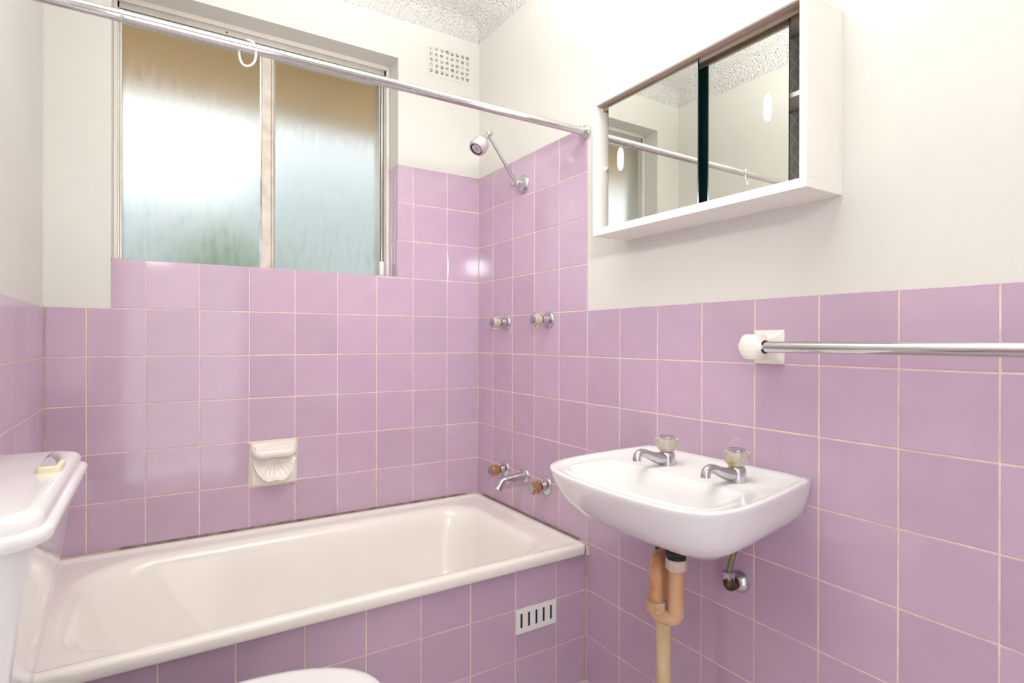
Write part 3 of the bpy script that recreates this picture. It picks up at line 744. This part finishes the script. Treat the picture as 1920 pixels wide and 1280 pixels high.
def basin_tap(label, x, y, z, mark):
    t = thing('basin_tap', label, 'tap', (x, y, z), 'pair of basin taps')
    o = (x, y, z); up = (0, 0, 1)
    bd = obj('body', lathe(bmesh.new(), [(-.0032, .0215), (.002, .0215), (.022, .0200), (.026, .0190), (.029, .0165), (.031, .0140)], o, up, 32), M_DULL, t, 40)
    pth = [(x - .006, y, z + .0125), (x - .030, y, z + .0155), (x - .055, y, z + .0235), (x - .075, y, z + .0325), (x - .090, y, z + .0355), (x - .100, y, z + .0330), (x - .1045, y, z + .0255), (x - .1050, y, z + .0175)]
    obj('spout', tube(bmesh.new(), smooth_path(pth, .012, 4), [.0150] + [.0150 - .0048 * min(1, i / 10) for i in range(len(smooth_path(pth, .012, 4)) - 4)] + [.0104, .0108, .0108], 18), M_DULL, t, 60)
    d = .031
    kb = obj('knob', lathe(bmesh.new(), [(d, .0170), (d + .003, .0205), (d + .008, .0240), (d + .021, .0300), (d + .029, .0300), (d + .034, .0265), (d + .036, .0200)], o, up, 48, 8, .11, (d + .003, d + .034)), M_ACRYL, t, 30)
    obj('knob_core', lathe(bmesh.new(), [(d + .002, .0135), (d + .010, .0160), (d + .022, .0180), (d + .031, .0190)], o, up, 24), M_CORE, kb, 40)
    if mark: obj('yellow_mark', nbox(x - .0205, x - .0185, y - .010, y + .008, z + d + .005, z + d + .012), mat('yellow_green_stain', (206, 200, 40), rough=.5), kb)
    obj('cap', lathe(bmesh.new(), [(d + .034, .0195), (d + .0375, .0195), (d + .039, .0175), (d + .0385, .006)], o, up, 28), M_CHROME, t, 40)
basin_tap('chrome basin tap with clear knob standing on the washbasin, nearer the bathtub', -.100, -1.176, .8060, False)
basin_tap('chrome basin tap with a yellow stained clear knob, farther from the bathtub', -.098, -1.379, .8060, True)

# ------------------------------------------------------------------ waste pipe under the basin
L1 = Vector((-.158, -1.259, 0)); L2 = Vector((-.175, -1.212, 0)); L3 = Vector((-.114, -1.177, 0))
wp = thing('waste_pipe', 'yellowed plastic trap and waste pipe under the washbasin', 'pipe', (L3.x, L3.y, 0))
def at(p, z): return (p.x, p.y, z)
obj('basin_outlet', lathe(bmesh.new(), [(0, .0215), (.012, .0215), (.015, .026), (.024, .026), (.026, .0235), (.034, .0230)], at(L1, .597), (0, 0, 1), 24), M_RUBBER, wp, 40)
def union(name, p, z, m, r=.0255, h=.026):
    obj(name, lathe(bmesh.new(), [(0, r * .86), (.002, r), (h - .003, r), (h, r * .9)], at(p, z), (0, 0, 1), 48, 8, .09, (.002, h - .003)), m, wp, 30)
union('union_nut', L1, .576, M_NUTPINK)
obj('trap', tube(bmesh.new(), smooth_path([at(L1, .580), at(L1, .456), at(L2, .456), at(L2, .486)], .022, 8), .0182, 24), M_PIPE, wp, 60)
union('union_nut', L2, .464, M_NUT)
obj('return_bend', tube(bmesh.new(), smooth_path([at(L2, .480), at(L2, .583), at(L3, .578), at(L3, .42)], .030, 8), .0175, 24), M_PIPE, wp, 60)
obj('down_pipe', tube(bmesh.new(), [at(L3, .435), at(L3 + Vector((-.003, -.010, 0)), .0)], .0185, 24), M_PIPEPALE, wp, 60)
obj('pipe_sleeve', lathe(bmesh.new(), [(0, .0200), (.03, .0205), (.032, .0185)], at(L3, .415), (0, 0, 1), 24), M_PIPE, wp, 40)

def stop_valve(label, y, z, top):
    t = thing('stop_valve', label, 'valve', (0, y, z), 'stop valves under the basin')
    obj('flange', lathe(bmesh.new(), [(-.002, .027), (.002, .027), (.008, .0245), (.016, .018), (.020, .010)], (0, y, z), (-1, 0, 0), 28), M_DULL if top else M_DULL, t, 40)
    obj('elbow', tube(bmesh.new(), smooth_path([(-.012, y, z), (-.040, y + .002, z - .004), (-.041, y + .002, z + .020)], .016, 6), .0135, 18), M_TARN, t, 60)
    obj('hose_nut', lathe(bmesh.new(), [(0, .0130), (.002, .0150), (.018, .0150), (.020, .0115)], (-.041, y + .002, z + .014), (.0, 0, 1), 6), M_DULL, t, 20)
    obj('hose', tube(bmesh.new(), smooth_path([(-.041, y + .002, z + .030), (-.042, y - .004, z + .055), (-.044, y - .030, z + .127)], .03, 6), .0068, 14), M_HOSE, t, 60)
stop_valve('tarnished stop valve with thin riser hose on the tiles right of the waste pipe', -1.318, .533, True)
stop_valve('chrome stop valve nut half hidden behind the bent waste pipe', -1.100, .545, False)

# ------------------------------------------------------------------ toilet
TYC = -1.080
cs = thing('toilet_cistern', 'white toilet cistern with push button lid against the left wall', 'cistern', (LX, TYC, .50))
def dring(xf, hw_, z, r):                       # plan with rounded front corners, back on the wall
    return rrect(LX + .002, xf, TYC - hw_, TYC + hw_, z, [r, .004, .004, r], 8)
rings = [dring(-1.392, .205, .500, .03), dring(-1.388, .212, .503, .032), dring(-1.386, .215, .512, .034), dring(-1.366, .226, .62, .036), dring(-1.344, .237, .76, .04), dring(-1.328, .245, .888, .044)]
obj('tank', loft(bmesh.new(), rings, True, True), M_CERAMIC, cs, 50)
dz, dx = .004, .0085
rings = [dring(x + dx, h, z + dz, r) for x, h, z, r in ((-1.332, .247, .866, .046), (-1.322, .256, .868, .054), (-1.319, .258, .874, .056), (-1.319, .258, .882, .056), (-1.322, .256, .8855, .054), (-1.328, .250, .8865, .048),
         (-1.3285, .2495, .895, .048), (-1.331, .247, .9025, .046), (-1.337, .241, .9060, .04), (-1.346, .232, .9070, .034))]
lid = obj('lid', loft(bmesh.new(), rings, True, True), M_CERAMIC, cs, 50)
bm = bmesh.new()
BX, BY = -1.345, -1.030
bp_ = obj('button_plate', loft(bmesh.new(), [rrect(BX - .016, BX + .016, BY - .034, BY + .034, 00.9095, .008, 5), rrect(BX - .015, BX + .015, BY - .033, BY + .033, 00.9185, .008, 5), rrect(BX - .012, BX + .012, BY - .029, BY + .029, 00.9205, .007, 5)], True, True), M_CREAMPL, cs, 40)
for dy in (-.0135, .0135):
    c = Vector((BX, BY + dy, .920))
    bm = bmesh.new(); rings = []
    for k in range(9):
        t = PI * k / 8
        rings.append([c + Vector((-.0100 * math.cos(t), y, .0145 * math.sin(t))) for y in (-.0125, -.010, .010, .0125)])
    loft(bm, rings, False, False, cyclic=False)
    vs = bm.verts[:]
    bm.faces.new([r_[0] for r_ in [vs[i * 4:(i + 1) * 4] for i in range(9)]]); bm.faces.new([r_[3] for r_ in [vs[i * 4:(i + 1) * 4] for i in range(9)]])
    obj('flush_button', bm, M_CHROME if dy < 0 else mat('pearl_chrome', (226, 214, 204), rough=.18, metal=.7, vary=.05), bp_, 50)

to = thing('toilet', 'white toilet with closed rounded seat lid beside the bathtub', 'toilet', (-1.08, TYC, 0))
def egg(xb, xf, hw_, z, n=40, p=2.25):
    cx_ = xb + (xf - xb) * .46; out = []
    for i in range(n):
        t = 2 * PI * i / n; c, s = math.cos(t), math.sin(t)
        a = (xf - cx_) if c > 0 else (cx_ - xb)
        out.append(Vector((cx_ + a * (abs(c) ** (2 / p)) * (1 if c >= 0 else -1), TYC + hw_ * (abs(s) ** (2 / p)) * (1 if s >= 0 else -1), z)))
    return out
obj('pan', loft(bmesh.new(), [egg(-1.40, -1.02, .11, 0), egg(-1.40, -1.00, .112, .02), egg(-1.38, -.99, .10, .10), egg(-1.38, -.95, .115, .20), egg(-1.38, -.87, .145, .30), egg(-1.37, -.835, .160, .36), egg(-1.37, -.825, .163, .382), egg(-1.36, -.835, .155, .386)], True, True), M_CERAMIC, to, 60)
obj('seat', loft(bmesh.new(), [egg(-1.335, -.818, .168, .387), egg(-1.34, -.812, .174, .391), egg(-1.34, -.812, .174, .400), egg(-1.335, -.818, .169, .404)], True, True), M_SEAT, to, 60)
obj('seat_lid', loft(bmesh.new(), [egg(-1.335, -.818, .168, .405), egg(-1.34, -.810, .175, .409), egg(-1.34, -.810, .175, .414), egg(-1.332, -.815, .170, .4185), egg(-1.318, -.830, .156, .4205), egg(-1.305, -.843, .144, .4198), egg(-1.22, -.90, .10, .4225)], True, True), M_SEAT, to, 50)
for s in (-1, 1):
    obj('hinge', lathe(bmesh.new(), [(0, .009), (.002, .012), (.03, .012), (.032, .009)], (-1.345, TYC + s * .075 - .016, .408), (0, 1, 0), 16), M_SEAT, to, 40)
obj('flush_pipe', tube(bmesh.new(), smooth_path([(-1.43, TYC, .497), (-1.43, TYC, .30), (-1.36, TYC, .30)], .05, 6), .021, 18), M_PLASTIC, to, 60)
